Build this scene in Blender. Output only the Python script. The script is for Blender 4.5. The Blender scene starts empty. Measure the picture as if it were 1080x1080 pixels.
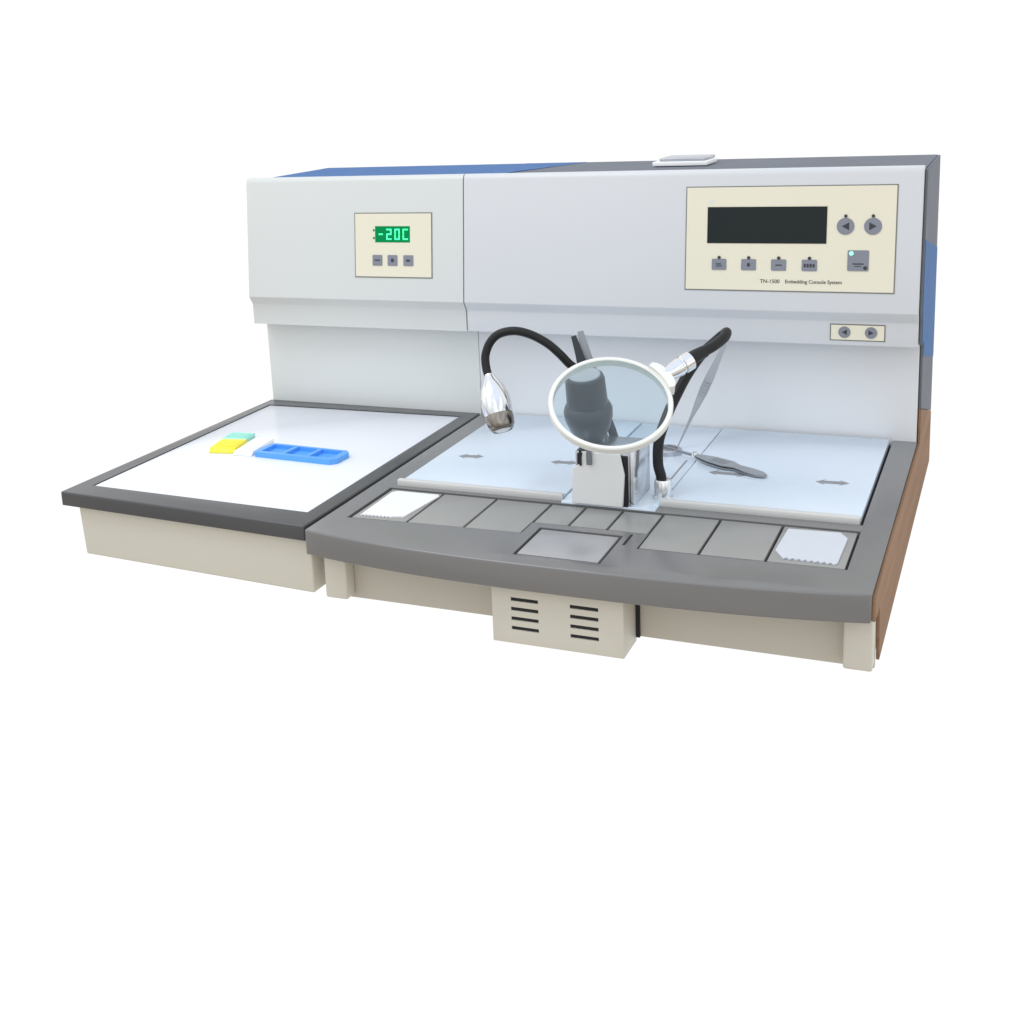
import bpy, bmesh, math, random
from mathutils import Vector, Matrix
random.seed(4)
S = 0.001                       # everything below is written in millimetres
scene = bpy.context.scene
COL = scene.collection

# ------------------------------------------------------------------ camera
cam_d = bpy.data.cameras.new('camera'); cam = bpy.data.objects.new('camera', cam_d); COL.objects.link(cam)
cam.location = (0.7080986, -1.1267380, 0.4710406)
cam.rotation_euler = (1.3444015, 0.0500140, 0.4248254)
cam_d.sensor_width = 36; cam_d.lens = 1329.356 * 36 / 1080
cam_d.shift_x = 0.06646; cam_d.shift_y = -0.13462
cam_d.clip_start = 0.02; cam_d.clip_end = 200
scene.camera = cam

# ------------------------------------------------------------------ materials
def nmat(name):
    m = bpy.data.materials.new(name); m.use_nodes = True
    nt = m.node_tree; return m, nt, nt.nodes['Principled BSDF']
def paint(name, col, rough=0.45, metallic=0.0, bump=0.0, bscale=900, var=0.05, vscale=6, spec=0.5, coat=0.0, rvar=0.08):
    m, nt, p = nmat(name)
    N, L = nt.nodes, nt.links
    tc = N.new('ShaderNodeTexCoord')
    n1 = N.new('ShaderNodeTexNoise'); n1.inputs['Scale'].default_value = vscale; n1.inputs['Detail'].default_value = 5
    L.new(tc.outputs['Object'], n1.inputs['Vector'])
    mx = N.new('ShaderNodeMix'); mx.data_type = 'RGBA'
    mx.inputs[6].default_value = tuple(c * (1 - var) for c in col) + (1,)
    mx.inputs[7].default_value = tuple(min(1, c * (1 + var)) for c in col) + (1,)
    L.new(n1.outputs['Fac'], mx.inputs[0]); L.new(mx.outputs[2], p.inputs['Base Color'])
    mr = N.new('ShaderNodeMapRange'); mr.inputs['To Min'].default_value = max(0, rough - rvar); mr.inputs['To Max'].default_value = rough + rvar
    n2 = N.new('ShaderNodeTexNoise'); n2.inputs['Scale'].default_value = vscale * 3; n2.inputs['Detail'].default_value = 6
    L.new(tc.outputs['Object'], n2.inputs['Vector']); L.new(n2.outputs['Fac'], mr.inputs['Value']); L.new(mr.outputs['Result'], p.inputs['Roughness'])
    p.inputs['Metallic'].default_value = metallic
    p.inputs['Specular IOR Level'].default_value = spec
    p.inputs['Coat Weight'].default_value = coat; p.inputs['Coat Roughness'].default_value = 0.08
    if bump:
        n3 = N.new('ShaderNodeTexNoise'); n3.inputs['Scale'].default_value = bscale; n3.inputs['Detail'].default_value = 2
        L.new(tc.outputs['Object'], n3.inputs['Vector'])
        b = N.new('ShaderNodeBump'); b.inputs['Strength'].default_value = bump; b.inputs['Distance'].default_value = 0.0004
        L.new(n3.outputs['Fac'], b.inputs['Height']); L.new(b.outputs['Normal'], p.inputs['Normal'])
    return m
M = {}
M['head_l'] = paint('pale_green_grey_enamel', (.64, .66, .645), .38, bump=.03, var=.015)
M['head_r'] = paint('pale_blue_grey_enamel', (.635, .65, .672), .38, bump=.03, var=.015)
M['wall_l'] = paint('splash_wall_enamel', (.70, .725, .715), .42, bump=.03, var=.015)
M['wall_r'] = paint('splash_wall_enamel_cool', (.71, .72, .735), .42, bump=.03, var=.015)
M['deck'] = paint('mid_grey_moulding', (.17, .169, .169), .22, bump=0, var=.04, spec=.8, rvar=.06)
M['frame'] = paint('charcoal_moulding', (.066, .067, .07), .25, bump=0, var=.06)
M['tray'] = paint('grey_anodised_tray', (.335, .333, .32), .36, metallic=.15, bump=.03, bscale=1800, var=.04)
M['driptray'] = paint('brushed_tray_plate', (.44, .44, .45), .33, metallic=.4, bump=.03, var=.10, vscale=14)
M['cream'] = paint('cream_painted_steel', (.63, .61, .53), .5, bump=.03, bscale=1100, var=.02)
M['apron'] = paint('beige_under_panel', (.54, .51, .445), .55, bump=.03, var=.04)
M['lid'] = paint('satin_bluish_steel', (.71, .80, .90), .22, metallic=.15, var=.012, vscale=10, spec=.7, rvar=.05)
M['lidbar'] = paint('folded_steel_edge', (.66, .65, .63), .34, metallic=.15, var=.03)
M['cold'] = paint('white_cold_enamel', (.835, .85, .895), .22, var=.01, spec=.18, rvar=.03)
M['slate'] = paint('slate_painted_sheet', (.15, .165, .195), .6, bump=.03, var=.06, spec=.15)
M['reflection'] = paint('blue_reflection_colour', (.055, .15, .36), .6, var=.12, vscale=25, spec=.12)  # blue of a reflected sky, put into the base colour
M['dark'] = paint('black_gap', (.012, .012, .016), .7, var=.1)
M['groove'] = paint('grey_groove_floor', (.05, .05, .052), .6)
M['panel'] = paint('cream_overlay', (.79, .75, .60), .4, var=.02)
M['outline'] = paint('panel_edge_grey', (.17, .17, .155), .5)
M['screen'] = paint('dark_display_window', (.008, .013, .013), .22, var=.2, spec=.3)
M['key'] = paint('grey_membrane_key', (.22, .235, .28), .45, var=.05)
M['ink'] = paint('dark_ink', (.035, .035, .045), .55)
M['textink'] = paint('label_ink', (.045, .045, .042), .6)
M['hose'] = paint('black_rubber_hose', (.008, .008, .009), .45, bump=.03, bscale=700, var=.2, spec=.35)
M['chrome'] = paint('chrome', (.80, .81, .83), .16, metallic=1, var=.02, rvar=.03)
M['steel'] = paint('brushed_steel', (.50, .52, .56), .3, metallic=.9, var=.08, vscale=30)
M['darksteel'] = paint('dull_dark_steel', (.22, .24, .26), .42, metallic=.6, var=.12, vscale=40)
M['handle'] = paint('grey_forceps_steel', (.31, .33, .36), .38, metallic=.2, var=.12, vscale=40)
M['knob'] = paint('charcoal_plastic', (.022, .03, .038), .3, var=.15, vscale=10)
M['knobtop'] = paint('worn_grey_cap', (.40, .43, .45), .35, var=.15)
M['rim'] = paint('white_plastic_rim', (.80, .80, .755), .35, var=.02)
def padmat(name, c0, c1):
    m, nt, p = nmat(name); N, L = nt.nodes, nt.links
    tc = N.new('ShaderNodeTexCoord'); v = N.new('ShaderNodeTexVoronoi'); v.inputs['Scale'].default_value = 300; v.inputs['Randomness'].default_value = 0
    L.new(tc.outputs['Object'], v.inputs['Vector'])
    q = N.new('ShaderNodeMapRange'); q.inputs[1].default_value = .22; q.inputs[2].default_value = .34; L.new(v.outputs['Distance'], q.inputs[0])
    x = N.new('ShaderNodeMix'); x.data_type = 'RGBA'; x.inputs[6].default_value = c0 + (1,); x.inputs[7].default_value = c1 + (1,)
    L.new(q.outputs[0], x.inputs[0]); L.new(x.outputs[2], p.inputs['Base Color']); p.inputs['Roughness'].default_value = .45
    return m
M['pad'] = padmat('white_perforated_pad', (.62, .62, .64), (.86, .86, .87))
M['pad2'] = padmat('silvery_perforated_pad', (.36, .38, .42), (.62, .65, .70))
M['yellow'] = paint('yellow_plastic', (.93, .83, .05), .4, var=.03)
M['mint'] = paint('mint_plastic', (.38, .80, .68), .4, var=.03)
M['whitep'] = paint('white_plastic', (.93, .93, .92), .4, var=.01)
M['blue'] = paint('bright_blue_plastic', (.10, .38, .90), .35, var=.05)
M['mark'] = paint('grey_print', (.27, .27, .285), .5, var=.3, vscale=60)
M['polished'] = paint('polished_sheet_steel', (.72, .74, .76), .2, metallic=.85, var=.03)
M['plate'] = paint('white_bent_plate', (.79, .79, .78), .32, metallic=.1, var=.03)
M['collar'] = paint('bronzed_chrome', (.30, .27, .24), .2, metallic=1, var=.1)
M['lampglass'] = paint('lamp_face', (.9, .92, .95), .15)
def emit(name, col, s, base=None):
    m, nt, p = nmat(name)
    p.inputs['Base Color'].default_value = (base or col) + (1,)
    p.inputs['Emission Color'].default_value = col + (1,); p.inputs['Emission Strength'].default_value = s
    return m
M['digit'] = emit('lit_green_segments', (.06, .95, .38), .95)
M['backlit'] = emit('green_backlight', (.0, .24, .07), 1.0, (.002, .03, .01)); M['backlit'].node_tree.nodes['Principled BSDF'].inputs['Specular IOR Level'].default_value = .05
M['led'] = emit('lit_green_led', (.25, 1., .6), 1.0)
def glassmat():
    m, nt, p = nmat('tinted_magnifier_glass')
    N, L = nt.nodes, nt.links; N.remove(p)
    t = N.new('ShaderNodeBsdfTransparent'); t.inputs['Color'].default_value = (.90, .95, .965, 1)
    g = N.new('ShaderNodeBsdfGlossy'); g.inputs['Roughness'].default_value = .03; g.inputs['Color'].default_value = (.9, .95, 1, 1)
    x = N.new('ShaderNodeMixShader'); x.inputs[0].default_value = .05; L.new(t.outputs[0], x.inputs[1]); L.new(g.outputs[0], x.inputs[2])
    L.new(x.outputs[0], N['Material Output'].inputs['Surface'])
    return m
M['glass'] = glassmat()
def brownreflmat():
    m, nt, p = nmat('brown_reflection_grain')  # brown grain imitates wooden surroundings mirrored in the side
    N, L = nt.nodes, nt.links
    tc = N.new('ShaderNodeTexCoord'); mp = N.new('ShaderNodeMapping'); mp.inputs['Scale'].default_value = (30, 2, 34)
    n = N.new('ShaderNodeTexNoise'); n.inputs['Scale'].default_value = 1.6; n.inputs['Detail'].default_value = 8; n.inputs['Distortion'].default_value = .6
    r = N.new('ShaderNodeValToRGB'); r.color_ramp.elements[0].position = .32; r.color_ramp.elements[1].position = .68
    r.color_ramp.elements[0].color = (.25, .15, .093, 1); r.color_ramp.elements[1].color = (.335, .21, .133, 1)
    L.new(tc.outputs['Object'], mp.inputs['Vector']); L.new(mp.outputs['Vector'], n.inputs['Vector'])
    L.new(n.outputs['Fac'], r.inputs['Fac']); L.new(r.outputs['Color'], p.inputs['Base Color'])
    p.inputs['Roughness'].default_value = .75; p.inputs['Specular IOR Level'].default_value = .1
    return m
M['brownreflection'] = brownreflmat()

# ------------------------------------------------------------------ helpers
def empty(name, loc, label, cat, group=None):
    o = bpy.data.objects.new(name, None); COL.objects.link(o)
    o.location = [c * S for c in loc]; o['label'] = label; o['category'] = cat
    if group: o['group'] = group
    o.empty_display_size = .02
    return o
def rootloc(p):
    v = Vector((0, 0, 0))
    while p is not None:
        v += Vector(p.location); p = p.parent
    return v
def obj(name, bm, mat, parent=None, label=None, smooth=False, at=None):
    """link a bmesh (mm, world coordinates) as one mesh object"""
    off = rootloc(parent) if parent is not None else (Vector(at) * S if at else Vector((0, 0, 0)))
    bmesh.ops.recalc_face_normals(bm, faces=bm.faces)
    for v in bm.verts: v.co = v.co * S - off
    me = bpy.data.meshes.new(name); bm.to_mesh(me); bm.free()
    if smooth:
        for p in me.polygons: p.use_smooth = True
        me.set_sharp_from_angle(angle=math.radians(38))
    o = bpy.data.objects.new(name, me); COL.objects.link(o); me.materials.append(mat)
    if parent is not None: o.parent = parent
    elif at: o.location = off
    if label: o['label'] = label
    return o
def tag(o, label, cat, group=None):
    o['label'] = label; o['category'] = cat
    if group: o['group'] = group
    return o
def bevel(bm, w, seg=2, edges=None):
    bmesh.ops.bevel(bm, geom=list(edges if edges is not None else bm.edges), offset=w, segments=seg, affect='EDGES', profile=.5, clamp_overlap=True)
def box(x0, x1, y0, y1, z0, z1, bv=0, seg=2, bm=None, mat=None):
    t = bmesh.new(); bmesh.ops.create_cube(t, size=1)
    for v in t.verts:
        v.co = Vector((x0 + (v.co.x + .5) * (x1 - x0), y0 + (v.co.y + .5) * (y1 - y0), z0 + (v.co.z + .5) * (z1 - z0)))
    if bv: bevel(t, bv, seg)
    if mat is not None: t.transform(mat)
    if bm is None: return t
    me = bpy.data.meshes.new('t'); t.to_mesh(me); t.free(); bm.from_mesh(me); bpy.data.meshes.remove(me); return bm
def prism(poly, a0, a1, axis='z', bv=0, seg=2, bm=None, mat=None):
    """extrude a polygon; axis z: (x,y) pairs, axis x: (y,z) pairs"""
    t = bmesh.new()
    f = (lambda p, a: (p[0], p[1], a)) if axis == 'z' else ((lambda p, a: (a, p[0], p[1])) if axis == 'x' else (lambda p, a: (p[0], a, p[1])))
    A = [t.verts.new(f(p, a0)) for p in poly]; B = [t.verts.new(f(p, a1)) for p in poly]
    t.faces.new(A); t.faces.new(B[::-1]); n = len(poly)
    for i in range(n): t.faces.new((A[i], A[(i + 1) % n], B[(i + 1) % n], B[i]))
    bmesh.ops.recalc_face_normals(t, faces=t.faces)
    if bv: bevel(t, bv, seg)
    if mat is not None: t.transform(mat)
    if bm is None: return t
    me = bpy.data.meshes.new('t'); t.to_mesh(me); t.free(); bm.from_mesh(me); bpy.data.meshes.remove(me); return bm
def catmull(P, n=8):
    P = [Vector(p) for p in P]; Q = [P[0] * 2 - P[1]] + P + [P[-1] * 2 - P[-2]]; out = []
    for i in range(1, len(Q) - 2):
        a, b, c, d = Q[i - 1:i + 3]
        for k in range(n):
            t = k / n
            out.append(.5 * ((2 * b) + (c - a) * t + (2 * a - 5 * b + 4 * c - d) * t * t + (3 * b - a - 3 * c + d) * t ** 3))
    out.append(P[-1]); return out
def tube(P, r, seg=16, bm=None, caps=True):
    """sweep; r a number or a list of radii"""
    bm = bm or bmesh.new(); P = [Vector(p) for p in P]; n = len(P); rings = []
    up = Vector((0.13, .2, 1)).normalized()
    for i, p in enumerate(P):
        d = (P[min(i + 1, n - 1)] - P[max(i - 1, 0)]).normalized()
        if i == 0:
            s = d.cross(up)
            if s.length < 1e-3: s = d.cross(Vector((1, 0, 0)))
            s.normalize()
        else: s = (s - d * s.dot(d)).normalized()
        t = s.cross(d); rr = r[i] if isinstance(r, (list, tuple)) else r
        rings.append([bm.verts.new(p + (s * math.cos(a) + t * math.sin(a)) * rr) for a in [2 * math.pi * k / seg for k in range(seg)]])
    for A, B in zip(rings, rings[1:]):
        for k in range(seg): bm.faces.new((A[k], A[(k + 1) % seg], B[(k + 1) % seg], B[k]))
    if caps: bm.faces.new(rings[0]); bm.faces.new(rings[-1][::-1])
    return bm
def lathe(profile, M4, seg=48, bm=None, caps=True):
    """profile (r, h) along local z, placed by matrix M4"""
    t = bm or bmesh.new(); rings = []
    for r, h in profile:
        rings.append([t.verts.new(M4 @ Vector((r * math.cos(2 * math.pi * k / seg), r * math.sin(2 * math.pi * k / seg), h))) for k in range(seg)])
    for A, B in zip(rings, rings[1:]):
        for k in range(seg): t.faces.new((A[k], A[(k + 1) % seg], B[(k + 1) % seg], B[k]))
    if caps: t.faces.new(rings[0][::-1]); t.faces.new(rings[-1])
    return t
def axis_mat(o, d):
    return Matrix.Translation(Vector(o)) @ Vector(d).normalized().to_track_quat('Z', 'Y').to_matrix().to_4x4()
def cut(o, cutters):
    """boolean the list of cutter bmeshes (mm, world) out of o, then bake"""
    off = rootloc(o)
    for c in cutters:
        bmesh.ops.recalc_face_normals(c, faces=c.faces)
        for v in c.verts: v.co = v.co * S - off
        me = bpy.data.meshes.new('cutter'); c.to_mesh(me); c.free()
        k = bpy.data.objects.new('cutter', me); COL.objects.link(k); k.location = off
        md = o.modifiers.new('b', 'BOOLEAN'); md.operation = 'DIFFERENCE'; md.object = k; md.solver = 'EXACT'
        bpy.context.view_layer.update()
        dg = bpy.context.evaluated_depsgraph_get()
        new = bpy.data.meshes.new_from_object(o.evaluated_get(dg)); old = o.data; o.modifiers.clear(); o.data = new
        bpy.data.meshes.remove(old); bpy.data.objects.remove(k); bpy.data.meshes.remove(me)
    o.data.name = o.name
def text_bm(s, size, mat4, depth=.25, spacing=1.0):
    cu = bpy.data.curves.new('txt', 'FONT'); cu.body = s; cu.size = size; cu.extrude = depth; cu.space_character = spacing; cu.offset = size * .012
    t = bpy.data.objects.new('txt', cu); COL.objects.link(t); bpy.context.view_layer.update()
    me = bpy.data.meshes.new_from_object(t.evaluated_get(bpy.context.evaluated_depsgraph_get()))
    bm = bmesh.new(); bm.from_mesh(me); bm.transform(mat4)
    bpy.data.objects.remove(t); bpy.data.curves.remove(cu); bpy.data.meshes.remove(me); return bm

# geometry numbers of the machine
DW = 509; DB = 722; ZT = 344.7; ZB = 171.1; ZL = 128.1; YT = 487.7; YH = 468.9; YL = 477.2; H = 88
th = math.atan2(YT - YH, ZT - ZB); ct, st = math.cos(th), math.sin(th)
# local frame of the leaning front face: x right, y into the face, z up the face
FACE = Matrix(((1, 0, 0, 0), (0, ct, st, YH), (0, -st, ct, ZB), (0, 0, 0, 1)))
def V(z): return (z - ZB) / ct
def fbox(x0, x1, z0, z1, n0, n1, bv=0, bm=None):
    return box(x0, x1, -n1, -n0, V(z0), V(z1), bv, 1, bm, FACE)
def ftext(s, size, x, z, n, depth=.15, spacing=1.0):
    m = FACE @ Matrix.Translation((x, -n, V(z))) @ Matrix.Rotation(math.pi / 2, 4, 'X')
    return text_bm(s, size, m, depth, spacing)

# ================================================================== heated console (right unit)
K = empty('embedding_console', (300, 360, -H), 'wide grey and white tissue embedding console with bowed worktop and large cream control panel', 'laboratory machine')

# --- head: extruded profile in (y, z)
def head_bm(x0, x1, round_left=False):
    prof = [(YH, ZB), (YL - 1, ZB - 11), (YL, ZB - 13), (YL, ZL), (DW + 40, ZL), (DW + 40, ZT - 9), (YT + 16, ZT - 2), (YT + 13, ZT + 1.2), (YT + 9, ZT + 3), (YT + 4, ZT + 2.6), (YT + 1.2, ZT + .4), (YT - .49, ZT - 4.5)]
    b = prism(prof, x0, x1, 'x')
    ed = []
    for e in b.edges:
        a, c = e.verts[0].co, e.verts[1].co
        if abs(a.x - c.x) > 1 or True:
            ed.append(e)
    lng = [e for e in b.edges if abs(e.verts[0].co.x - e.verts[1].co.x) > 5 and e.verts[0].co.y < YT + 1 and e.verts[0].co.z < ZT - 20]
    side = [e for e in b.edges if abs(e.verts[0].co.x - e.verts[1].co.x) < .01 and (min(e.verts[0].co.y, e.verts[1].co.y) < YT + 4)]
    if round_left:
        bevel(b, 5.5, 5, [e for e in side if e.verts[0].co.x < x0 + 1 and e.verts[0].co.z > ZB - 12 and e.verts[1].co.z > ZB - 12])
    else: bevel(b, 1.6, 3, lng + side)
    return b
obj('housing_head', head_bm(.7, 599), M['head_r'], K, smooth=True)
obj('splash_wall', prism([(DW + .2, -12), (DW - 1, ZL + 4), (DW + 30, ZL + 4), (DW + 30, -12)], 3.5, 599, 'x', .6, 1), M['wall_r'], K, smooth=True)
# roof and body behind
obj('rear_housing', box(2, 599, DW + 41, DB, -H, ZT - 5), M['slate'], K)
obj('roof_panel', prism([(YT + 17, ZT - 5), (YT + 17, ZT - .9), (DB, ZT), (DB, ZT - 4)], 1, 599.5, 'x', .5, 1), M['slate'], K, smooth=True)
obj('painted_reflection', prism([(3, YT + 18), (36, YT + 18), (52, 560), (104, DB - 2), (3, DB - 2)], ZT - .2, ZT + .35), M['reflection'], K, label='blue sheet painted as a sky reflection on the roof beside the seam')  # thin sheet stands in for sky mirrored in the grey roof
# side
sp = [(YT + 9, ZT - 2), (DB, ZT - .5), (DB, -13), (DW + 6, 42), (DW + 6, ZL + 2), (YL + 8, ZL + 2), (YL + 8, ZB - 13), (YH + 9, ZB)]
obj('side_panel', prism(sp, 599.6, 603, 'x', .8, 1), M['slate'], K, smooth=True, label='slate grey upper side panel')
obj('painted_reflection', prism([(YL + 12, 146), (YH + 13, 182), (YH + 21, 259), (DB - 1, 219), (DB - 1, 66), (DW + 7, 110), (DW + 7, ZL + 1.5), (YL + 12, ZL + 2.5)], 603.1, 603.5, 'x'), M['reflection'], K, label='blue band painted as a reflection on the side panel')  # slanted sheet painted in place of a blue reflection on the side
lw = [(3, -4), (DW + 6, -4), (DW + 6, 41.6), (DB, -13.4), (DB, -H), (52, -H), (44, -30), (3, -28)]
obj('reflection_side_board', prism(lw, 600.1, 603.2, 'x', .4, 1), M['brownreflection'], K, smooth=True, label='lower side board painted with a brown grained reflection')  # lower side coloured brown to imitate a reflection
# roof lid
c = obj('filler_lid', box(238, 314, 598, 660, ZT + .5, ZT + 6.5, 1.2), M['whitep'], K, smooth=True, label='bright lid on the roof')
obj('lid_plate', box(246, 310, 604, 668, ZT + 6.6, ZT + 11, 1.4), M['steel'], c, smooth=True)

# --- worktop with bowed front
def bow(x): 
    t = (x - 3) / 597.0
    return -24.5 * (1 - abs(2 * t - 1) ** 2.6)
poly = [(3 + 597 * i / 40, bow(3 + 597 * i / 40)) for i in range(41)]
poly = [(x, y) for x, y in poly] + [(600, DW), (3, DW)]
b = prism(poly, -29.4, 0)
ed = [e for e in b.edges if (abs(e.verts[0].co.z - e.verts[1].co.z) < .1 and e.verts[0].co.y < DW - 1) or (abs(e.verts[0].co.z - e.verts[1].co.z) > 5 and (e.verts[0].co.y < 5 and (e.verts[0].co.x < 4 or e.verts[0].co.x > 599)))]
bevel(b, 2.2, 3, ed)
deck = obj('worktop', b, M['deck'], K, smooth=True)
cut(deck, [box(32.5, 571.5, 181, DW + 2, -7, 10), prism([(29.5, 49.5), (237, 59.5), (237, 92.5), (366, 92.5), (366, 49), (572, 52.5), (572, 162), (29.5, 160)], -7, 10),
           box(250, 343, -1.5, 80.5, -7, 10)])
deck.data.set_sharp_from_angle(angle=math.radians(38))
# dark floor seen through the gaps
obj('well_floor', box(29.8, 571.2, 50, 161, -8, -6.3), M['groove'], K)
obj('well_floor', box(251, 342, -1, 80, -8.2, -6.7), M['dark'], K)

obj('well_floor', box(29.8, 571.2, 161.2, DW - .5, -8, -6.5), M['dark'], K)
# front tray plates, divided by dark grooves
def plate(pts, name='tray_plate', top=-.8, mat='tray'):
    return obj(name, prism(pts, -6.2, top, bv=.8, seg=2), M[mat], K, smooth=True)
g = 1.5
xs = [32.0, 101, 169, 236]
for a, c2 in zip(xs, xs[1:]):
    plate([(a + g, 54 + (a - 32) * .04), (c2 - g, 54 + (c2 - 32) * .04), (c2 - g, 157), (a + g, 157)])
for a, c2 in ((236, 277), (277, 320), (320, 365.5)):
    plate([(a + g, 96.5), (c2 - g, 96.5), (c2 - g, 157), (a + g, 157)])
xs = [365.5, 428, 494, 570.5]
for a, c2 in zip(xs, xs[1:]):
    plate([(a + g, 54 + (a - 360) * .012), (c2 - g, 54 + (c2 - 360) * .012), (c2 - g, 159), (a + g, 159)])
plate([(253, 3), (339.5, 3), (339.5, 77), (253, 77)], 'drip_tray', -.5, 'driptray')
# short slit beside the drip tray
obj('finger_slit', box(349, 352, 55, 87, -.5, .15), M['dark'], K)

# --- hot lids
def lid(x0, x1, y0, y1, z, name='tank_lid'):
    o = obj(name, box(x0, x1, y0, y1, -6, z, 1.0), M['lid'], K, smooth=True)
    return o
l1 = lid(35, 243.5, 178, 505.5, 3.5)
obj('lid_lip', box(33.5, 245, 169.5, 177.6, -1.5, 7.6, 1.4, 2), M['lidbar'], l1, smooth=True)
l2 = lid(356.5, 568, 190, 502.5, 3.5)
obj('lid_lip', box(354, 568.5, 181.5, 189.6, -1.5, 7.6, 1.4, 2), M['lidbar'], l2, smooth=True)
l3 = obj('centre_plate', box(245.3, 354.6, 163, 506, -6, 2.2, .8), M['lid'], K, smooth=True)
obj('plate_slit', box(343, 345.2, 215, 352, 2.25, 2.45), M['mark'], l3)
def arrow(cx, cy, L, z, parent, rot=0):
    w, hw = 5.0, 10
    h = L * .52
    P = [(-h, 0), (-h + 11, hw), (-h + 8, w), (h - 8, w), (h - 11, hw), (h, 0), (h - 11, -hw), (h - 8, -w), (-h + 8, -w), (-h + 11, -hw)]
    m = Matrix.Translation((cx, cy, 0)) @ Matrix.Rotation(rot, 4, 'Z')
    return obj('arrow_mark', prism(P, z, z + .2, mat=m), M['mark'], parent)
arrow(78, 294, 32, 3.55, l1, .18); arrow(202, 300, 33, 3.55, l1, .12)
arrow(524, 306, 36, 3.55, l2, .06); arrow(404, 308, 44, 3.55, l2, 0)

# --- wax dispenser in the middle
D = obj('wax_dispenser', box(262, 325.5, 168, 236, 2.3, 62, 1.6), M['steel'], K, smooth=True)
fp = prism([(260, 2.6), (319, 2.6), (321.5, 40), (316.5, 64), (274, 64), (271, 50), (261.5, 44)], 159, 162.5, 'y', .6, 1)
obj('front_plate', fp, M['plate'], D, smooth=True)
obj('dark_gap', box(266, 323.5, 163.2, 167.7, -5.5, 60), M['dark'], D)
obj('side_plate', box(326.2, 330, 166, 234, 2.6, 64, .8), M['polished'], D, smooth=True)
obj('spout_slot', box(270, 272.8, 157.6, 158.8, 48, 66), M['dark'], D)
obj('spout_bar', box(279, 285, 155.5, 158.6, 50, 68, .6), M['darksteel'], D)
km = Matrix.Translation((267, 212, 62.4)) @ Matrix.Rotation(math.radians(13), 4, 'X')
kb = obj('heater_knob', lathe([(14, 0), (17, 6), (23, 16), (27.5, 30), (28, 40), (25.5, 46), (23.5, 48), (22.5, 78), (21, 82), (18.5, 83)], km), M['knob'], D, smooth=True)
obj('knob_cap', lathe([(18, 83.1), (17.5, 84.4), (15, 84.8)], km), M['knobtop'], kb, smooth=True)

# --- small work lamp on gooseneck (left)
P = [(290, 245, 2.5), (284, 244, 60), (262, 240, 112), (245, 238, 136), (234.4, 235, 146.2), (224.5, 231.1, 158.3), (211.1, 227.2, 171.0), (192.9, 223.3, 181.3), (174.5, 219.4, 185.9), (156.8, 215.6, 182.7), (146.0, 211.7, 172.8), (140.8, 207.8, 157.5), (142.9, 203.9, 143), (147.5, 200.0, 133.2)]
gl = obj('work_lamp', tube(catmull(P, 8), 5.1), M['hose'], K, smooth=True, label='left lamp on a black gooseneck')
a, e = Vector((148.2, 200, 134)), Vector((173, 175, 75))
ax = (e - a)
obj('lamp_head', lathe([(5.4, -3), (6.5, 0), (9.5, 5), (14, 14), (16.8, 25), (17.6, 34), (17.2, 44), (16.4, 47.5)], axis_mat(a, ax), 64), M['chrome'], gl, smooth=True)
obj('lamp_collar', lathe([(16.2, 47.7), (16.6, 52), (15.6, 60), (13.4, 65), (11.2, 66.6), (10.6, 62)], axis_mat(a, ax), 64), M['collar'], gl, smooth=True)
obj('lamp_glass', lathe([(10.4, 62), (10.4, 65.4), (6, 67.4), (2, 67.8)], axis_mat(a, ax)), M['lampglass'], gl, smooth=True)

# --- magnifier on gooseneck (right)
P = [(352, 207, 14), (349.9, 207, 28), (346.5, 208, 42), (346.8, 212, 66.9), (353.2, 222, 92.4), (360.6, 232, 112.4), (371.5, 246, 137.2), (384.5, 260, 158), (399, 269, 172.5), (408.6, 270, 181), (412, 262, 183.5), (411.5, 252, 180), (405, 238, 174.5), (396, 225, 169.6), (388.3, 214, 166.2), (383.5, 206, 163)]
mg = obj('magnifier', tube(catmull(P, 8), 5.9), M['hose'], K, smooth=True, label='round white-rimmed magnifier on a black gooseneck')
obj('neck_socket', lathe([(11.5, 2.4), (11.5, 4), (9.8, 5), (9.8, 22), (9, 24), (6, 24.2)], Matrix.Translation((352, 207, 0))), M['chrome'], mg, smooth=True)
obj('sleeve', tube([(396, 225, 169.6), (388.3, 214, 166.2), (382, 205, 162.4)], [6.9, 7.6, 8]), M['hose'], mg, smooth=True)
a = Vector((385, 207, 163.5)); e = Vector((358, 176, 148)); 
obj('neck_ferrule', lathe([(8.5, 0), (10.6, 1.5), (10.8, 12), (9.4, 13), (9.4, 15), (10.4, 16), (9.4, 26), (7.2, 34), (6.8, 43)], axis_mat(a, e - a)), M['chrome'], mg, smooth=True)
LC = Vector((316.5, 130, 130))
view = (Vector((708.1, -1126.7, 471.0)) - LC).normalized()
az = math.atan2(view.y, view.x); el = math.asin(view.z)
el2 = el + math.radians(42); az2 = az - math.radians(6)
nrm = Vector((math.cos(el2) * math.cos(az2), math.cos(el2) * math.sin(az2), math.sin(el2)))
# lean the disc a little so its right side sits lower, as in the photograph
rgt = Vector((0, 0, 1)).cross(nrm).normalized()
nrm = (nrm + rgt * 0.10).normalized()
LM = axis_mat(LC, nrm)
obj('lens_rim', lathe([(61.2, -7), (64.6, -7), (66.4, -5), (66.4, 1.6), (65.4, 2.8), (62, 2.8), (61.2, 2), (61.2, -7)], LM, 72, caps=False), M['rim'], mg, smooth=True)
obj('lens', lathe([(61.1, -1.2), (61.1, 1.6)], LM, 96), M['glass'], mg)
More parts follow.
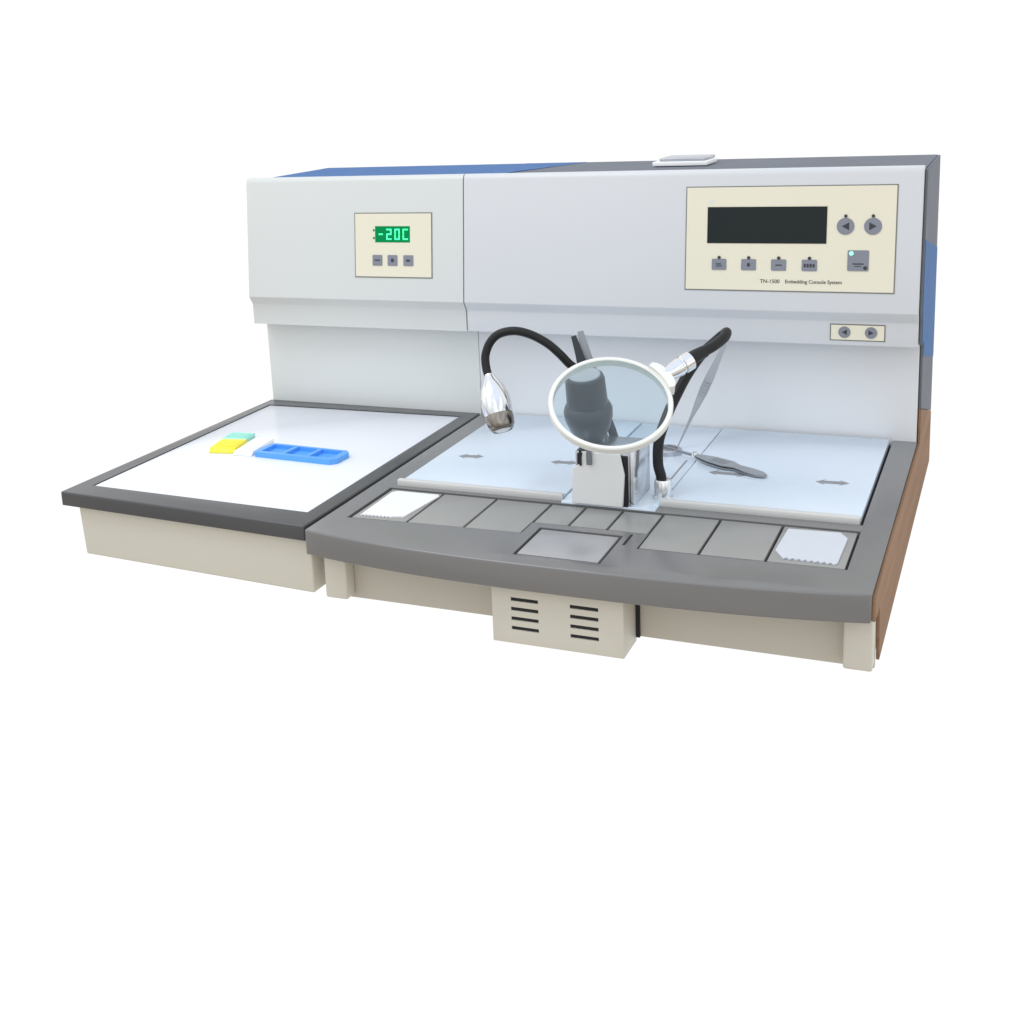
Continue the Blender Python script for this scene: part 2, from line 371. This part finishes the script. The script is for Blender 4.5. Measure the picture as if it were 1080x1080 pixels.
# bracket: an arc sitting on the rim towards the ferrule
ed_ = (Vector((362, 176, 150)) - LC); ed_ = (ed_ - nrm * ed_.dot(nrm)).normalized(); ot = nrm.cross(ed_)
bb = bmesh.new(); r0, r1 = 64.8, 75; segs = 10; ringA = []
prv = None
for i in range(segs + 1):
    t = math.radians(-17 + 34 * i / segs); dr = ed_ * math.cos(t) + ot * math.sin(t)
    rr1 = r1 - 4 * abs(2 * i / segs - 1) ** 4
    cur = [bb.verts.new(LC + dr * r0 - nrm * 6.5), bb.verts.new(LC + dr * rr1 - nrm * 6.5), bb.verts.new(LC + dr * rr1 + nrm * 7), bb.verts.new(LC + dr * r0 + nrm * 7)]
    if prv:
        for k in range(4): bb.faces.new((prv[k], prv[(k + 1) % 4], cur[(k + 1) % 4], cur[k]))
    else: bb.faces.new(cur)
    prv = cur
bb.faces.new(prv[::-1])
bmesh.ops.recalc_face_normals(bb, faces=bb.faces)
obj('bracket', bb, M['rim'], mg, smooth=True)

# --- steel ring well behind the socket
obj('tip_well', lathe([(17.5, 2.3), (17.5, 7.5), (15, 9), (12.5, 8.6), (12, 4), (3, 3.4)], Matrix.Translation((314, 377, 0))), M['steel'], K, smooth=True)

# --- legs, apron, fan box
obj('leg', box(11, 39, 22, 41.8, -H, -29.6, 2.5, 3), M['cream'], K, smooth=True)
obj('leg', box(573, 599.9, 22, 41.8, -H, -29.6, 2.5, 3), M['cream'], K, smooth=True)
obj('apron', box(10, 599.9, 42, 50, -92.5, -29.7), M['apron'], K)
obj('apron_rail', box(39.4, 572.6, 36, 41.8, -34.5, -29.8), M['apron'], K)
fb = obj('fan_box', box(225.5, 367, -4, 41.8, -98, -29.8, 1.2), M['cream'], K, smooth=True)
cutters = []
for i in range(4):
    z = -46.6 - i * 10.6
    for x0 in (247, 311):
        cutters.append(box(x0, x0 + 30, -8, 6, z - 4, z))
cut(fb, cutters)
obj('fan_backing', box(246, 342, -2.4, -1.9, -85, -42), M['dark'], fb)
obj('black_seam', box(367.4, 371, 38, 41.7, -92.5, -30), M['dark'], K)
obj('underside', box(40, 598, 51, DW + 40, -H + 2, -30), M['apron'], K)

# --- big control panel
cp = obj('control_panel', fbox(314.6, 569.6, 196.6, 325.4, .3, 1.2, .3), M['panel'], K)
obj('panel_edge', fbox(313.3, 570.9, 195.3, 326.7, .1, .7), M['outline'], cp)
obj('display', fbox(341.6, 489.2, 255.3, 300.8, 1.25, 1.7), M['screen'], cp)
def rounded(cx, cz, w, h, r, n0, n1, bm=None):
    P = []
    for sx, sz, a0 in ((1, 1, 0), (-1, 1, 90), (-1, -1, 180), (1, -1, 270)):
        for k in range(5):
            a_ = math.radians(a0 + 22.5 * k); P.append((cx + sx * (w / 2 - r) + r * math.cos(a_), V(cz) + sz * (h / 2 - r) + r * math.sin(a_)))
    return prism(P, -n1, -n0, 'y', bm=bm, mat=FACE)
def disc(cx, cz, r, n0, n1, bm=None, mtx=FACE, vz=None):
    z = V(cz) if vz is None else vz
    P = [(cx + r * math.cos(2 * math.pi * k / 32), z + r * math.sin(2 * math.pi * k / 32)) for k in range(32)]
    return prism(P, -n1, -n0, 'y', bm=bm, mat=mtx)
def tri(cx, z, w, h, left, n0, n1, mtx=FACE):
    s = -1 if left else 1
    return prism([(cx - s * w / 2, z + h / 2), (cx + s * w / 2, z), (cx - s * w / 2, z - h / 2)], -n1, -n0, 'y', mat=mtx)
marks = ['SET', None, 'OK', 'MENU']
for cx, mk in zip((357.5, 394.9, 432.2, 469.7), ('0', 'dot', '00', '000')):
    kb_ = rounded(cx, 228.6, 18.6, 14.2, 1.6, 1.25, 1.9)
    k_ = obj('button', kb_, M['key'], cp)
    obj('indicator', disc(cx, 237.3, 2.1, 1.95, 2.3), M['ink'], k_)
    mb = bmesh.new()
    if mk == 'dot': fbox(cx - 1.8, cx + 1.8, 226.4, 230.6, 1.95, 2.15, bm=mb)
    elif mk == '0': fbox(cx - 4, cx + 2.6, 228.4, 229.8, 1.95, 2.15, bm=mb); fbox(cx - 4, cx + 4, 226, 227, 1.95, 2.15, bm=mb)
    elif mk == '00': fbox(cx - 3.8, cx + 3.8, 227.8, 229.2, 1.95, 2.15, bm=mb)
    else:
        for q_ in range(4): fbox(cx - 6.6 + q_ * 3.5, cx - 4.2 + q_ * 3.5, 226.2, 230.4, 1.95, 2.15, bm=mb)
    obj('key_symbol', mb, M['ink'], k_)
for cx, lf in ((511.3, True), (543.3, False)):
    k_ = obj('round_button', disc(cx, 276.6, 10.4, 1.25, 1.9), M['key'], cp)
    obj('indicator', disc(cx, 289, 2.0, 1.95, 2.3), M['ink'], k_)
    obj('key_symbol', tri(cx, V(276.6), 8.5, 9.5, lf, 1.95, 2.15), M['ink'], k_)
k_ = obj('power_button', rounded(527.4, 235, 25, 25.4, 1.6, 1.25, 1.9), M['key'], cp)
obj('indicator', disc(519.3, 243.8, 2.5, 1.95, 2.5), M['led'], k_, label='lit green indicator')
mb = disc(536, 226.2, 2.3, 1.95, 2.4); 
obj('key_symbol', mb, M['ink'], k_)
mb = fbox(521, 534, 230.2, 231.8, 1.95, 2.1); fbox(523.2, 531, 227.6, 228.6, 1.95, 2.1, bm=mb)
obj('key_symbol', mb, M['textink'], k_)
tx = text = ftext('TN-1500', 6.6, 409.6, 206.0, 1.25); obj('label_text', tx, M['textink'], cp)
tx = ftext('Embedding Console System', 6.3, 440.5, 206.1, 1.25, spacing=.975); obj('label_text', tx, M['textink'], cp)
obj('maker_mark', disc(346.5, 308.2, 3.0, 1.25, 1.4), M['wall_r'], cp)
# small lower switch panel on the lip
def lbox(x0, x1, z0, z1, n0, n1): return box(x0, x1, YL - n1, YL - n0, z0, z1)
LP = Matrix.Translation((0, YL, 0))
sp_ = obj('switch_panel', lbox(496.9, 560, 135.6, 154.2, .2, 1.1), M['panel'], K)
obj('panel_edge', lbox(495.6, 561.3, 134.3, 155.5, .1, .6), M['outline'], sp_)
for cx, lf in ((513, True), (544.6, False)):
    k_ = obj('round_button', disc(cx, 0, 7.3, 1.15, 1.8, mtx=LP, vz=145.3), M['key'], sp_)
    obj('key_symbol', tri(cx, 145.3, 6, 6.5, lf, 1.85, 2.05, mtx=LP), M['ink'], k_)

# ================================================================== cold plate unit (left)
XL = -355.4
C_ = empty('cold_plate_unit', (-180, 360, -83), 'left unit with white cold plate in a charcoal frame and small green temperature readout', 'laboratory machine')
b = head_bm(XL, -.7, True)
obj('housing_head', b, M['head_l'], C_, smooth=True)
obj('splash_wall', prism([(DW + .2, -16), (DW - 1, ZL + 4), (DW + 30, ZL + 4), (DW + 30, -16)], -353.5, 2.9, 'x', .6, 1), M['wall_l'], C_, smooth=True)
obj('rear_housing', box(-350, -1, DW + 41, DB, -83, ZT - 5), M['slate'], C_)
obj('roof_panel', prism([(YT + 17, ZT - 5), (YT + 17, ZT - .9), (DB, ZT), (DB, ZT - 4)], -347, -.7, 'x', .5, 1), M['reflection'], C_, smooth=True, label='roof sheet painted with a blue sky reflection')  # roof colour is a painted sky reflection
fr = [(-367.1, 31.1), (-2.4, 8.4), (.6, DW), (-357.1, DW)]
b = prism(fr, -17.1, .4)
bevel(b, 2.0, 3, [e for e in b.edges if (e.verts[0].co.z > 0 and e.verts[1].co.z > 0) or abs(e.verts[0].co.z - e.verts[1].co.z) > 3])
frm = obj('frame', b, M['frame'], C_, smooth=True)
W4 = [(-342, 64.5), (-23.5, 52), (-22, 484), (-340, 477)]
cut(frm, [prism([(-343, 63.3), (-22.5, 50.8), (-21, 485.1), (-341, 478.1)], -6, 5)])
frm.data.set_sharp_from_angle(angle=math.radians(38))
obj('cold_plate', prism(W4, -5.8, -.6, bv=.7), M['cold'], C_, smooth=True)
b = prism([(-346, 41), (-1, 18), (1, DW - 2), (-340, DW - 2)], -83.2, -17.3)
for v in b.verts:
    if v.co.z > -30 and v.co.x < -100: v.co.x -= 4
bevel(b, 2.5, 3, [e for e in b.edges if abs(e.verts[0].co.z - e.verts[1].co.z) > 20 or e.verts[0].co.z < -50])
obj('base', b, M['cream'], C_, smooth=True)
# temperature panel
tp = obj('temperature_panel', fbox(-170.3, -49.0, 205.0, 294.6, .3, 1.2, .3), M['panel'], C_)
obj('panel_edge', fbox(-171.6, -47.7, 203.6, 296.0, .1, .7), M['outline'], tp)
obj('readout_window', fbox(-137.7, -82.2, 253.9, 276.9, 1.25, 1.5), M['backlit'], tp)
sg = bmesh.new()
def seg(cx, cz, segs_, w=8.2, h=15.5, t=2.0):
    R_ = {'a': (-w/2, w/2, h/2 - t, h/2), 'd': (-w/2, w/2, -h/2, -h/2 + t), 'g': (-w/2, w/2, -t/2, t/2),
          'f': (-w/2, -w/2 + t, 0.3, h/2), 'b': (w/2 - t, w/2, 0.3, h/2), 'e': (-w/2, -w/2 + t, -h/2, -.3), 'c': (w/2 - t, w/2, -h/2, -.3)}
    for i_, s_ in enumerate(segs_):
        x0, x1, z0, z1 = R_[s_]; fbox(cx + x0, cx + x1, cz + z0, cz + z1, 1.55, 1.8 + i_ * .004, bm=sg)
seg(-128.5, 265.4, 'g', w=6.5); seg(-115.5, 265.4, 'abged'); seg(-102.3, 265.4, 'abcdef'); seg(-89.3, 265.4, 'afed')
obj('readout_digits', sg, M['digit'], tp)
pm = bmesh.new()
disc(-139.8, 271, 1.6, 1.25, 1.6, bm=pm); disc(-139.8, 260, 1.6, 1.25, 1.6, bm=pm)
obj('printed_mark', pm, M['backlit'], tp)
for cx, kd in ((-134.4, 'bar'), (-110.1, 'sq'), (-84.9, 'dot')):
    k_ = obj('button', rounded(cx, 228.4, 15.6, 15.4, 1.4, 1.25, 1.9), M['key'], tp)
    if kd == 'bar': s_ = fbox(cx - 4.2, cx + 4.2, 227.6, 229.4, 1.95, 2.15)
    elif kd == 'sq': s_ = fbox(cx - 2.2, cx + 2.2, 226, 231, 1.95, 2.15)
    else: s_ = fbox(cx - 3.2, cx + 2.6, 227, 230, 1.95, 2.15)
    obj('key_symbol', s_, M['ink'], k_)

# ================================================================== loose things
# perforated pads in the end trays
def pad(name, P, mat, label, z=-.7):
    """P outline; first edge is the front one and gets a zig-zag"""
    a_, b_ = Vector(P[0]), Vector(P[1]); out = []
    n = 17
    nrm2 = Vector((-(b_ - a_).y, (b_ - a_).x)).normalized()
    for i in range(n + 1):
        p = a_.lerp(b_, i / n); out.append(tuple(p + nrm2 * (4.2 if i % 2 else 0)))
    out += [tuple(p) for p in P[2:]]
    cx = sum(p[0] for p in P) / len(P); cy = sum(p[1] for p in P) / len(P)
    o = obj(name, prism(out, z, z + 1.6), mat, at=(cx, cy, z))
    return tag(o, label, 'paper pad')
pad('paper_pad', [(41.5, 59), (80, 61), (92, 68), (101.5, 144), (98, 148.5), (44, 148.5), (40, 142)], M['pad'], 'bright white jagged-edged paper pad in the far left tray of the worktop')
pad('paper_pad', [(510, 63), (561, 61), (562, 136), (553, 151), (501, 148), (499, 84)], M['pad2'], 'pale grey eight-sided paper pad in the right end tray of the worktop')

# cassettes and mould on the cold plate
CZ = -.5
def rot2(cx, cy, x, y, a_): return (cx + x * math.cos(a_) - y * math.sin(a_), cy + x * math.sin(a_) + y * math.cos(a_))
def cassette(cx, cy, w, l, a_, mat, label, z=CZ, h=5.5, lidtab=True):
    """flat histology cassette: a base tray with a sloped writing face and a lid with slots"""
    r = empty('tissue_cassette', (cx, cy, z), label, 'cassette', 'tissue cassettes on the cold plate')
    m4 = Matrix.Translation((cx, cy, z)) @ Matrix.Rotation(a_, 4, 'Z')
    base = prism([(-l / 2, 0), (-l / 2, 2), (-l / 2 + 6, h), (l / 2, h), (l / 2, 0)], -w / 2, w / 2, 'x', mat=None)
    base.transform(m4); bevel(base, .6, 1)
    bo = obj('base', base, M[mat], r, smooth=True)
    ld = bmesh.new()
    for i in range(6):
        t = -l / 2 + 10 + i * (l - 16) / 6
        box(-w / 2 + 3, w / 2 - 3, t, t + (l - 16) / 12, h + .05, h + 1.0, .2, 1, ld)
    ld.transform(m4); obj('lid', ld, M[mat], r)
    return r
cassette(-267, 254, 37, 46, .18, 'yellow', 'bright yellow cassette on the white cold plate, between white and mint ones', h=7)
cassette(-279, 297, 36, 34, .10, 'mint', 'pale mint green cassette behind the yellow one on the cold plate')
cassette(-231, 262, 28, 68, .10, 'whitep', 'white cassette on the cold plate between the yellow one and the blue mould tray')
# blue three-cell mould
def mould(cx, cy, w, d, a_, label):
    m4 = Matrix.Translation((cx, cy, CZ)) @ Matrix.Rotation(a_, 4, 'Z')
    ch = 7
    P = [(-w / 2, -d / 2 + 3), (-w / 2 + 3, -d / 2), (w / 2 - ch, -d / 2), (w / 2, -d / 2 + ch), (w / 2, d / 2 - ch), (w / 2 - ch, d / 2), (-w / 2 + ch, d / 2), (-w / 2, d / 2 - ch)]
    o = obj('mould_tray', prism(P, 0, 7, mat=m4), M['blue'], at=(cx, cy, CZ))
    tag(o, label, 'mould tray')
    cs = []
    for i in range(3):
        x0 = -w / 2 + 8 + i * (w - 12) / 3
        cs.append(box(x0, x0 + (w - 12) / 3 - 6, -d / 2 + 7, d / 2 - 5, 2, 12, mat=m4))
    cut(o, cs)
    return o
mould(-146, 248, 127, 44, -.055, 'bright blue three-celled mould tray lying on the white cold plate')

# forceps
def forceps(tip, top, wdir, label, mat, thick=2.2, wmax=5.2, name='forceps', gs=1.0, prof=None):
    tip, top = Vector(tip), Vector(top); ax_ = (top - tip); L_ = ax_.length; ax_.normalize()
    w = Vector(wdir); w = (w - ax_ * w.dot(ax_)).normalized(); n_ = ax_.cross(w)
    r = empty(name, tuple(tip), label, 'forceps', 'forceps on the hot side')
    prof = prof or [(0, .6), (.12, 1.0), (.3, 1.9), (.42, wmax * .72), (.55, wmax), (.68, wmax), (.82, wmax * .7), (.95, wmax * .52), (1, wmax * .45)]
    gap = [.35, 1.6, 3.0, 3.6, 3.6, 3.0, 1.8, .6, .2]
    for s_ in (-1, 1):
        b_ = bmesh.new(); prev = None
        for (t, hw), g_ in zip(prof, gap):
            c0 = tip + ax_ * (t * L_) + n_ * s_ * g_ * gs
            cur = [b_.verts.new(c0 + w * hw), b_.verts.new(c0 - w * hw), b_.verts.new(c0 - w * hw + n_ * s_ * thick * .5), b_.verts.new(c0 + w * hw + n_ * s_ * thick * .5)]
            if prev:
                for k in range(4): b_.faces.new((prev[k], prev[(k + 1) % 4], cur[(k + 1) % 4], cur[k]))
            else: b_.faces.new(cur)
            prev = cur
        b_.faces.new(prev[::-1]); obj('arm', b_, mat, r, smooth=True)
    gb = bmesh.new()
    for k in range(5):
        t = .5 + k * .03; c0 = tip + ax_ * (t * L_)
        m_ = Matrix((tuple(w) + (0,), tuple(ax_) + (0,), tuple(n_) + (0,), (0, 0, 0, 1))).transposed(); m_.translation = c0
        box(-wmax * .8, wmax * .8, -.7, .7, -3.6 * gs - thick * .5 - .7, -3.6 * gs - thick * .5 - .05, bm=gb, mat=m_)
        box(-wmax * .8, wmax * .8, -.7, .7, 3.6 * gs + thick * .5 + .05, 3.6 * gs + thick * .5 + .7, bm=gb, mat=m_)
    obj('grip_ridges', gb, mat, r)
    return r
camv = Vector((1, .25, 0))
forceps((321, 396, 4), (366, 470, 126), camv, 'steel forceps leaning up against the head behind the right gooseneck', M['handle'], wmax=5.4)
ly = forceps((311, 378, 9), (449, 302, 6.2), (0.4, 1, 0), 'dull dark forceps lying across the right hot lid, tips in the ring', M['handle'], wmax=8.0, gs=.35, prof=[(0, .9), (.3, 1.3), (.36, 5.5), (.48, 10), (.64, 11.5), (.73, 6), (.84, 8.5), (.94, 8), (1, 3.5)])
obj('pivot', lathe([(1, -3.4), (3.4, -2.4), (4.2, 0), (3.4, 2.4), (1, 3.4)], Matrix.Translation((353, 355, 9.5)), 20), M['chrome'], ly, smooth=True)
forceps((276, 236.5, 63), (239, 241, 178), (1, .2, 0), 'black forceps standing behind the magnifier, left of the grey pair', M['knob'], wmax=6.4, gs=.6)
forceps((281, 242, 40), (246, 245, 183), (1, .2, 0), 'grey steel forceps standing behind the magnifier, right of the black pair', M['handle'], wmax=7.5, gs=.6)

# ------------------------------------------------------------------ light
world = bpy.data.worlds.new('World'); scene.world = world; world.use_nodes = True
nt = world.node_tree; N, L = nt.nodes, nt.links
bg = N['Background']
tc = N.new('ShaderNodeTexCoord'); sx = N.new('ShaderNodeSeparateXYZ'); L.new(tc.outputs['Generated'], sx.inputs[0])
def mr(sock, a_, b_, c0, c1, smooth=True):
    m = N.new('ShaderNodeMapRange'); m.interpolation_type = 'SMOOTHSTEP' if smooth else 'LINEAR'
    m.inputs[1].default_value = a_; m.inputs[2].default_value = b_; m.inputs[3].default_value = c0; m.inputs[4].default_value = c1
    L.new(sock, m.inputs[0]); return m.outputs[0]
def mix(f, a_, b_):
    m = N.new('ShaderNodeMix'); m.data_type = 'RGBA'; L.new(f, m.inputs[0])
    for s_, v_ in ((6, a_), (7, b_)):
        if isinstance(v_, tuple): m.inputs[s_].default_value = v_ + (1,)
        else: L.new(v_, m.inputs[s_])
    return m.outputs[2]
ns = N.new('ShaderNodeTexNoise'); ns.inputs['Scale'].default_value = 2.6; ns.inputs['Detail'].default_value = 3
L.new(tc.outputs['Generated'], ns.inputs['Vector'])
nz = mr(ns.outputs['Fac'], .40, .60, 0, 1)
upper = mix(nz, (.80, .86, .95), (1.42, 1.41, 1.38))       # invented mottled cool tone behind the camera, lights front faces and chrome
lower = mix(nz, (.50, .44, .38), (.78, .72, .64))          # invented warm, dimmer tone low behind the camera, shapes the front light
back = mix(mr(sx.outputs['Z'], -.22, .12, 0, 1), lower, upper)
top = mix(mr(sx.outputs['Z'], .55, .9, 0, 1), back, (.95, 1.05, 1.2))
full = mix(mr(sx.outputs['Y'], -.05, .30, 0, 1), top, (1.03, 1.03, 1.03))
L.new(full, bg.inputs['Color']); bg.inputs['Strength'].default_value = 1.0
def area(name, loc, to, size, power, col):
    d = bpy.data.lights.new(name, 'AREA'); d.shape = 'DISK'; d.size = size; d.energy = power; d.color = col
    o = bpy.data.objects.new(name, d); COL.objects.link(o); o.location = loc
    o.rotation_euler = (Vector(to) - Vector(loc)).to_track_quat('-Z', 'Y').to_euler(); return o
area('added_fill', (-.9, -.7, 2.3), (.1, .25, 0), 1.2, 18, (.96, .98, 1))  # unseen lamp added as soft overhead fill

# ------------------------------------------------------------------ render settings
scene.render.engine = 'CYCLES'
scene.cycles.max_bounces = 10; scene.cycles.transmission_bounces = 8
scene.view_settings.view_transform = 'Standard'; scene.view_settings.look = 'None'
scene.view_settings.exposure = 0; scene.view_settings.gamma = 1
